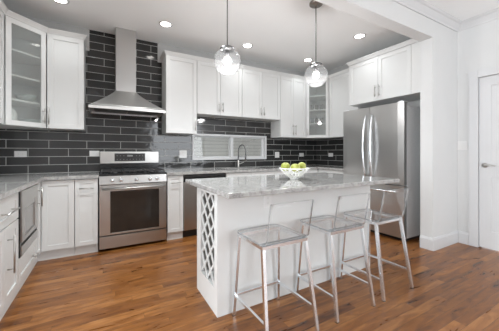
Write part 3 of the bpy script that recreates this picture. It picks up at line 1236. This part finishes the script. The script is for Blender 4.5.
bow(FM + 0.05, ld, 1)
bow(FM - 0.05, rd, -1)
b = MB()
pts = []
for i in range(15):
    t = i / 14
    pts.append((FX0 - 0.012 - 0.05 * math.sin(math.pi * t) ** 0.6, FY0 + 0.10 + (FY1 - FY0 - 0.2) * t, 0.655))
b.tube(pts, 0.0125, 12)
b.build('handle', CHROME, fd)
MB().box(FX0 + 0.02, FX0 + 0.16, FY0 + 0.02, FY0 + 0.09, 1.8415, 1.858, 0.004).build('hinge_cover', FRIDGESIDE, root)
MB().box(FX0 + 0.02, FX0 + 0.16, FY1 - 0.09, FY1 - 0.02, 1.8415, 1.858, 0.004).build('hinge_cover', FRIDGESIDE, root)

# ------------------------------------------------------------------ island
IX0, IX1, IY0, IY1 = 0.695, 2.389, 1.70, 2.163
IT0, IT1 = 0.890, 0.925
root = thing('kitchen_island', 'white kitchen island base with lattice wine rack in its end', 'kitchen island', ((IX0 + IX1) / 2, 1.93, 0))
oy0, oy1, ozz0, ozz1 = 1.757, 2.062, 0.185, 0.860
IM = 1.05
b = MB()
b.box(IM, IX1, IY0, IY1, 0.0, IT0 - 0.001)
b.box(IX0, IM, IY0, oy0, 0.0, IT0 - 0.001)
b.box(IX0, IM, oy1, IY1, 0.0, IT0 - 0.001)
b.box(IX0, IM, oy0, oy1, 0.0, ozz0)
b.box(IX0, IM, oy0, oy1, ozz1, IT0 - 0.001)
bmesh.ops.remove_doubles(b.bm, verts=b.bm.verts[:], dist=0.0001)
b.build('base', CAB, root)


def clip_seg(y, z, dy, dz):
    t0, t1 = -9, 9
    for p, d, lo, hi in ((y, dy, oy0, oy1), (z, dz, ozz0, ozz1)):
        a, c = (lo - p) / d, (hi - p) / d
        if a > c:
            a, c = c, a
        t0, t1 = max(t0, a), min(t1, c)
    return (t0, t1) if t1 - t0 > 0.03 else None


b = MB()
DW, DH = 0.135, 0.150      # diamond width and height
for layer, sgn in ((0, 1), (1, -1)):
    for k in range(-8, 16):
        yk = oy0 + k * DW + (0.02 if sgn > 0 else 0.05)
        dd = Vector((0, sgn * DW, DH)).normalized()
        c = clip_seg(yk, ozz0, dd.y, dd.z)
        if c:
            x = IX0 + 0.008 + layer * 0.010
            b.bar((x, yk + dd.y * c[0], ozz0 + dd.z * c[0]), (x, yk + dd.y * c[1], ozz0 + dd.z * c[1]), 0.017, 0.0098, up=(1, 0, 0))
b.build('wine_rack_lattice', CAB, root)
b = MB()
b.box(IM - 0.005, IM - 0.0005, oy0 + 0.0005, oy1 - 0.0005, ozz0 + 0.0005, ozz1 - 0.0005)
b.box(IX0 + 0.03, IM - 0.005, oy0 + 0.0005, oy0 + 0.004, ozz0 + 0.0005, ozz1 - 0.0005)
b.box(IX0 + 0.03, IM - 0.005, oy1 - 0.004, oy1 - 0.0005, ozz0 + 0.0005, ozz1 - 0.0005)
b.build('wine_rack_interior', noisy(mat('grey_rack_interior', (0.24, 0.235, 0.22), 0.6), 0.05, 12), root)  # grey liner sheets added to darken the recess behind the lattice
tp = MB()
tp.box(0.652, 2.43, 1.418, 2.38, IT0, IT1, 0.006)
tag(tp.build('countertop', GRANITE, origin=(1.54, 1.9, IT0)), 'rectangular grey granite island top overhanging towards the stools', 'countertop', 'grey granite countertops')

# ------------------------------------------------------------------ outlets and switch


def plate(name, label, cat, c, n, w, h, gang, group='white wall outlets'):
    d = (1, 0) if abs(n[1]) > 0.5 else (0, 1)
    M = frame((c[0], c[1]), d, n)
    root = thing(name, label, cat, (c[0], c[1], c[2] - h / 2), group)
    MB(M).box(-w / 2, w / 2, 0.0005, 0.006, c[2] - h / 2, c[2] + h / 2, 0.0018).build('cover_plate', OUTLETM, root)
    for k in range(gang):
        if cat == 'switch':
            a = (k - (gang - 1) / 2) * 0.046
            MB(M).box(a - 0.016, a + 0.016, 0.0062, 0.0105, c[2] - 0.033, c[2] + 0.033, 0.001).build('rocker', OUTLETM, root)
        else:
            off = (k - (gang - 1) / 2) * 0.04
            a, z = (off, 0) if w > h else (0, off)
            s = MB(M)
            s.box(a - 0.014, a + 0.014, 0.0062, 0.0075, c[2] + z - 0.014, c[2] + z + 0.014, 0.0005, mi=0)
            for q in (-0.005, 0.005):
                if w > h:
                    s.box(a - 0.004, a + 0.004, 0.0075, 0.0078, c[2] + z + q - 0.001, c[2] + z + q + 0.001, mi=1)
                else:
                    s.box(a + q - 0.001, a + q + 0.001, 0.0075, 0.0078, c[2] + z - 0.004, c[2] + z + 0.004, mi=1)
            s.build('socket', [OUTLETM, SLOTM], root)
    return root


NB = (0, -1)
plate('wall_outlet', 'white horizontal outlet on tile under the left glass corner cabinet', 'outlet', (-0.90, YB, 1.157), NB, 0.118, 0.075, 2)
plate('wall_outlet', 'white horizontal outlet on tile just left of the range backguard', 'outlet', (-0.125, YB, 1.163), NB, 0.118, 0.075, 2)
plate('wall_outlet', 'white upright outlet on tile between range and window', 'outlet', (1.092, YB, 1.153), NB, 0.118, 0.122, 2)
plate('wall_outlet', 'white upright outlet on tile right of the window, behind the apples', 'outlet', (2.936, YB, 1.135), NB, 0.10, 0.112, 2)
plate('wall_outlet', 'white horizontal outlet on tile under the right glass corner cabinet', 'outlet', (3.555, YB, 1.133), NB, 0.118, 0.073, 2)
plate('wall_outlet', 'white horizontal outlet on side-wall tile nearest the fridge', 'outlet', (XR - 0.006, 3.70, 1.133), (-1, 0), 0.118, 0.073, 2)
plate('wall_outlet', 'white upright outlet on the island side, above the leftmost stool', 'outlet', (1.119, IY0, 0.795), NB, 0.07, 0.115, 2)
plate('light_switch', 'white double rocker switch on the grey wall beside the door', 'switch', (XD, 1.545, 1.268), (-1, 0), 0.105, 0.115, 2, None)

# ------------------------------------------------------------------ ceiling lights
CANS = [((-0.43, 3.465), 'recessed ceiling light above the upper left corner cabinets'),
        ((0.69, 3.45), 'recessed ceiling light just right of the hood chimney'),
        ((1.94, 3.51), 'recessed ceiling light right of the left glass pendant'),
        ((3.195, 3.52), 'recessed ceiling light above the right glass corner cabinet, left of the right pendant'),
        ((3.185, 2.435), 'recessed ceiling light in front of the cabinet above the fridge')]
proto = None
for (x, y), lab in CANS:
    if proto is None:
        root = thing('ceiling_light', lab, 'ceiling light', (x, y, ZC), 'recessed ceiling lights')
        MB().lathe([(0.062, -0.0005), (0.086, -0.0005), (0.086, -0.004), (0.080, -0.007), (0.062, -0.004)], (x, y, ZC), 32, closed=True).build('trim_ring', TRIM, root)
        MB().lathe([(0, -0.001), (0.0615, -0.001), (0.0615, -0.004), (0, -0.004)], (x, y, ZC), 32).build('lens', LAMPM, root)
        proto = root
    else:
        dup(proto, (x, y, ZC), lab)


def can_or_fill_spot(x, y, power):
    d = bpy.data.lights.new('can_or_fill_spot', 'SPOT')
    d.energy, d.spot_size, d.spot_blend, d.shadow_soft_size = power, math.radians(125), 0.8, 0.06
    d.color = (0.93, 0.98, 1.0)
    o = bpy.data.objects.new('can_or_fill_spot', d)
    COL.objects.link(o)
    o.location = (x, y, ZC - 0.02)


for (x, y), _ in CANS:
    can_or_fill_spot(x, y, CAN_POWER)
for x, y in ((-0.43, 2.43), (0.69, 2.43), (1.94, 2.43)):
    can_or_fill_spot(x, y, INNER_CAN_POWER)
for x, y in ((-0.2, 0.3), (1.5, 0.1), (3.0, -0.3), (0.3, -1.8), (2.6, -1.8), (-2.4, 0.2), (-2.4, -1.8)):
    can_or_fill_spot(x, y, 9.0)  # unseen living-area spots added as fill, without fixtures

# ------------------------------------------------------------------ pendants


def pendant(x, y, zc, lab):
    root = thing('pendant_light', lab, 'pendant light', (x, y, zc), 'glass globe pendants')
    R = 0.127
    b = MB()
    b.lathe([(0, -0.001), (0.073, -0.001), (0.073, -0.022), (0.066, -0.028), (0.012, -0.030), (0.010, -0.05), (0, -0.05)], (x, y, ZC), 32)
    b.build('canopy', BRONZE, root)
    MB().cyl((x, y, ZC - 0.03), (x, y, zc + R + 0.02), 0.0055, 10).build('stem', CORD, root)
    b = MB()
    zt = zc + R
    b.lathe([(0, 0.022), (0.014, 0.020), (0.02, 0.012), (0.066, 0.000), (0.070, -0.014), (0.066, -0.024), (0, -0.024)], (x, y, zt), 32)
    b.lathe([(0, -0.022), (0.021, -0.022), (0.021, -0.086), (0, -0.086)], (x, y, zt), 20)
    b.build('socket_cap', FAUCETM, root)
    b = MB()
    prof = []
    a0 = 0.44
    for i in range(25):
        a = a0 + (math.pi - a0) * i / 24
        prof.append((R * math.sin(a), R * math.cos(a)))
    inner = [(r * (R - 0.003) / R, z * (R - 0.003) / R) for r, z in reversed(prof)]
    prof[-1] = (0, -R)
    inner[0] = (0, -(R - 0.003))
    b.lathe(prof + inner, (x, y, zc), 48)
    b.build('globe', GLOBEGLASS, root)
    b = MB()
    zb = zc + 0.005
    b.lathe([(0, -0.040), (0.017, -0.036), (0.030, -0.026), (0.038, -0.008), (0.038, 0.008), (0.031, 0.025), (0.020, 0.036), (0.0, 0.041)], (x, y, zb), 24)
    b.build('bulb', BULBM, root)
    d = bpy.data.lights.new('bulb_lamp', 'POINT')
    d.energy, d.color, d.shadow_soft_size = PENDANT_POWER, (0.98, 0.97, 0.98), 0.04
    o = bpy.data.objects.new('bulb_lamp', d)
    COL.objects.link(o)
    o.location = (x, y, zb - 0.07)
    return root


pendant(1.0, 2.20, 2.028, 'clear glass globe pendant hanging left over the island, before the short wall cabinets')
pendant(2.055, 2.135, 2.035, 'clear glass globe pendant hanging right over the island, before the corner cabinet')

# ------------------------------------------------------------------ bowl of apples
bx, by, bz = 1.552, 1.90, IT1
root = thing('fruit_bowl', 'white openwork lattice bowl holding green apples on the island', 'bowl', (bx, by, bz))
BR, BH = 0.138, 0.104


def brad(t):
    return 0.036 + (BR - 0.036) * (t ** 0.85)


b = MB()
NS = 14
for sgn in (1, -1):
    for k in range(NS):
        pts = []
        for i in range(9):
            t = i / 8
            a = 2 * math.pi * k / NS + sgn * t * 0.75
            r = brad(t)
            pts.append((bx + r * math.cos(a), by + r * math.sin(a), bz + 0.010 + (BH - 0.014) * t))
        b.tube(pts, 0.0037, 6)
b.build('lattice', CERAMIC, root)
b = MB()
b.tube([(bx + BR * math.cos(2 * math.pi * k / 40), by + BR * math.sin(2 * math.pi * k / 40), bz + BH - 0.003) for k in range(40)], 0.0055, 8, closed=True)
b.build('rim', CERAMIC, root)
MB().lathe([(0, 0.0005), (0.036, 0.0005), (0.040, 0.006), (0.036, 0.012), (0, 0.012)], (bx, by, bz), 32).build('foot', CERAMIC, root)


def apple_mesh():
    b = MB()
    prof = []
    for i in range(19):
        a = math.pi * i / 18
        r = 0.044 * math.sin(a) * (1 + 0.10 * math.cos(a))
        z = 0.042 * math.cos(a)
        z -= 0.013 * math.exp(-(r / 0.012) ** 2) * (1 if a < 1.5 else -0.7)
        prof.append((max(r, 0), z))
    prof[0] = (0, prof[0][1])
    prof[-1] = (0, prof[-1][1])
    b.lathe(prof, (0, 0, 0), 28)
    return b


rv = Vector((0.871, -0.491))     # along the picture from left to right
AP = [(-0.078, 0.02, 0.113, 'green apple at the left in the lattice bowl'),
      (0.002, -0.055, 0.105, 'green apple in the middle of the lattice bowl, lowest of three'),
      (0.076, 0.022, 0.113, 'green apple at the right in the lattice bowl')]
pa = None
for k, (s, tt, h, lab) in enumerate(AP):
    p = (bx + rv.x * s + 0.491 * tt, by + rv.y * s + 0.871 * tt, bz + h)
    if pa is None:
        pa = tag(apple_mesh().build('apple', APPLE), lab, 'apple', 'green apples in the bowl')
        MB().tube([(0, 0, 0.022), (0.002, 0, 0.034), (0.005, 0.002, 0.044)], 0.0014, 6).build('stem', STEM, pa)
        pa.location = p
        pa.rotation_euler = (0.25, -0.2, 0)
    else:
        q = dup(pa, p, lab)
        q.rotation_euler = (-0.3 + 0.5 * k, 0.3 * k, k * 1.3)

# ------------------------------------------------------------------ dishes behind the glass doors


def dish(name, label, cat, prof, m, loc, group, seg=28):
    return tag(MB().lathe(prof, (0, 0, 0), seg, closed=True).build(name, m, origin=(0, 0, 0)), label, cat, group), loc


def put(o, loc):
    o.location = loc
    return o


bowlp = [(0.0, 0.0), (0.045, 0.0), (0.085, 0.03), (0.10, 0.075), (0.095, 0.075), (0.08, 0.034), (0.042, 0.008), (0.0, 0.008)]
bo = tag(MB().lathe(bowlp, seg=28).build('serving_bowl', DISHG), 'grey-green bowl on the lowest shelf in the left glass corner cabinet, right side', 'bowl')
bo.location = (-0.765, 3.86, lv[0])
b2 = bo.copy()
COL.objects.link(b2)
b2['label'] = 'grey-green bowl on the second shelf from below in the left glass corner cabinet'
b2.location = (-0.78, 3.78, lv[1])
jarp = [(0, 0), (0.05, 0), (0.06, 0.03), (0.06, 0.12), (0.045, 0.15), (0.04, 0.17), (0.034, 0.17), (0.04, 0.14), (0, 0.14)]
j = tag(MB().lathe(jarp, seg=28).build('jug', CERAMIC), 'white jar on the lowest shelf in the left glass corner cabinet, left side', 'jar')
j.location = (-0.90, 3.70, lv[0])
gp = [(0, 0), (0.03, 0), (0.036, 0.11), (0.033, 0.11), (0.028, 0.006), (0, 0.006)]
g0 = None
shelfw = ('lowest shelf', 'second shelf from below', 'third shelf from below')
for li in (1, 2):
    for k in range(3):
        s = (k - 1) * 0.085
        p = (cR.x - 0.04 + s * 0.707, cR.y - 0.04 - s * 0.707, lvR[li])
        lab = ('left', 'middle', 'right')[k] + ' tumbler on the ' + shelfw[li] + ' in the right glass corner cabinet'
        if g0 is None:
            g0 = tag(MB().lathe(gp, seg=20).build('tumbler', TUMBLER), lab, 'glass', 'tumblers behind the right glass door')
            g0.location = p
        else:
            q = g0.copy()
            COL.objects.link(q)
            q['label'] = lab
            q.location = p

# ------------------------------------------------------------------ bar stools


def make_stool(lab):
    root = thing('bar_stool', lab, 'stool', (0, 0, 0), 'clear acrylic bar stools')
    zt = 0.578
    top = {(-1, -1): (-0.172, -0.135), (1, -1): (0.172, -0.135), (-1, 1): (-0.172, 0.172), (1, 1): (0.172, 0.172)}
    foot = {(-1, -1): (-0.198, -0.218), (1, -1): (0.198, -0.218), (-1, 1): (-0.198, 0.212), (1, 1): (0.198, 0.212)}

    def at(k, z):
        t = 1 - z / zt
        return (top[k][0] + (foot[k][0] - top[k][0]) * t, top[k][1] + (foot[k][1] - top[k][1]) * t, z)
    for k in top:
        b = MB()
        b.bar((*foot[k], 0.004), (*top[k], zt), 0.021, 0.021, up=(0, 1, 0))
        lg = b.build('leg', CHROME, root)
        MB().box(foot[k][0] - 0.011, foot[k][0] + 0.011, foot[k][1] - 0.011, foot[k][1] + 0.011, 0.0, 0.0038).build('foot_pad', DARKGAP, lg)
    b = MB()
    zr = zt + 0.0105
    for p, q in (((-1, -1), (1, -1)), ((-1, 1), (1, 1))):
        b.bar((top[p][0] - 0.0105, top[p][1], zr), (top[q][0] + 0.0105, top[q][1], zr), 0.021, 0.021)
    for p, q in (((-1, -1), (-1, 1)), ((1, -1), (1, 1))):
        b.bar((top[p][0], top[p][1] + 0.0105, zr), (top[q][0], top[q][1] - 0.0105, zr), 0.021, 0.021)
    b.build('seat_frame', CHROME, root)
    for p, q in (((-1, 1), (1, 1)), ((-1, -1), (-1, 1)), ((1, -1), (1, 1))):
        A, B = Vector(at(p, 0.150)), Vector(at(q, 0.150))
        dd = (B - A).normalized() * 0.0107
        MB().bar(A + dd, B - dd, 0.016, 0.016).build('stretcher', CHROME, root)
    # acrylic sheet: flat seat, rounded island-side corners
    zs, th = zt + 0.0215, 0.012
    hw, yb, yf = 0.188, -0.118, 0.215
    rad = 0.06
    poly = [(-hw, yb), (hw, yb)]
    for i in range(7):
        a = math.pi / 2 * i / 6
        poly.append((hw - rad + rad * math.cos(a), yf - rad + rad * math.sin(a)))
    for i in range(7):
        a = math.pi / 2 + math.pi / 2 * i / 6
        poly.append((-hw + rad + rad * math.cos(a), yf - rad + rad * math.sin(a)))
    MB().prism(poly, zs, zs + th, mi=0, mi_side=1).build('seat', [ACRYL, ACRYLEDGE], root)
    # backrest: bends up from the seat, flares and bows slightly
    prof = []
    for i in range(7):
        a = math.pi / 2 * i / 6
        prof.append((yb - 0.0002 - 0.045 * math.sin(a), zs + 0.045 * (1 - math.cos(a))))
    for i in range(1, 7):
        t = i / 6
        prof.append((yb - 0.045 - 0.040 * t, zs + 0.045 + 0.225 * t))
    b = MB()
    nx = 8
    grid_o, grid_i = [], []
    for i, (y, z) in enumerate(prof):
        t = i / (len(prof) - 1)
        if i == 0:
            ny, nz = 0, -1
        else:
            dy, dz = prof[i][0] - prof[i - 1][0], prof[i][1] - prof[i - 1][1]
            l = math.hypot(dy, dz)
            ny, nz = -dz / l, dy / l
        ro, ri = [], []
        w = hw - 0.018
        for k in range(nx + 1):
            s = 2 * k / nx - 1
            bow_ = -0.022 * t * (1 - s * s)
            drop = 0.006 * t * (s * s)
            ro.append(b.v((0.012 + w * s, y + bow_, z - drop)))
            ri.append(b.v((0.012 + w * s, y + bow_ - ny * th, z - drop + abs(nz) * th * (1 if i < 7 else 0))))
        grid_o.append(ro)
        grid_i.append(ri)
    for G in (grid_o, grid_i):
        for i in range(len(prof) - 1):
            for k in range(nx):
                b.face([G[i][k], G[i][k + 1], G[i + 1][k + 1], G[i + 1][k]], True, 0)
    n = len(prof)
    for i in range(n - 1):
        for k in (0, nx):
            b.face([grid_o[i][k], grid_o[i + 1][k], grid_i[i + 1][k], grid_i[i][k]], False, 1)
    for i in (0, n - 1):
        for k in range(nx):
            b.face([grid_o[i][k], grid_o[i][k + 1], grid_i[i][k + 1], grid_i[i][k]], False, 1)
    b.build('backrest', [ACRYL, ACRYLEDGE], root)
    return root


st = make_stool('clear acrylic stool on chrome legs nearest the wine rack, leftmost of three')
st.location = (1.01, 1.462, 0)
st.rotation_euler = (0, 0, math.radians(1.0))
dup(st, (1.594, 1.465, 0), 'clear acrylic stool on chrome legs between the other two stools', 0.0)
dup(st, (2.118, 1.465, 0), 'clear acrylic stool on chrome legs nearest the fridge, rightmost of three', 0.0)
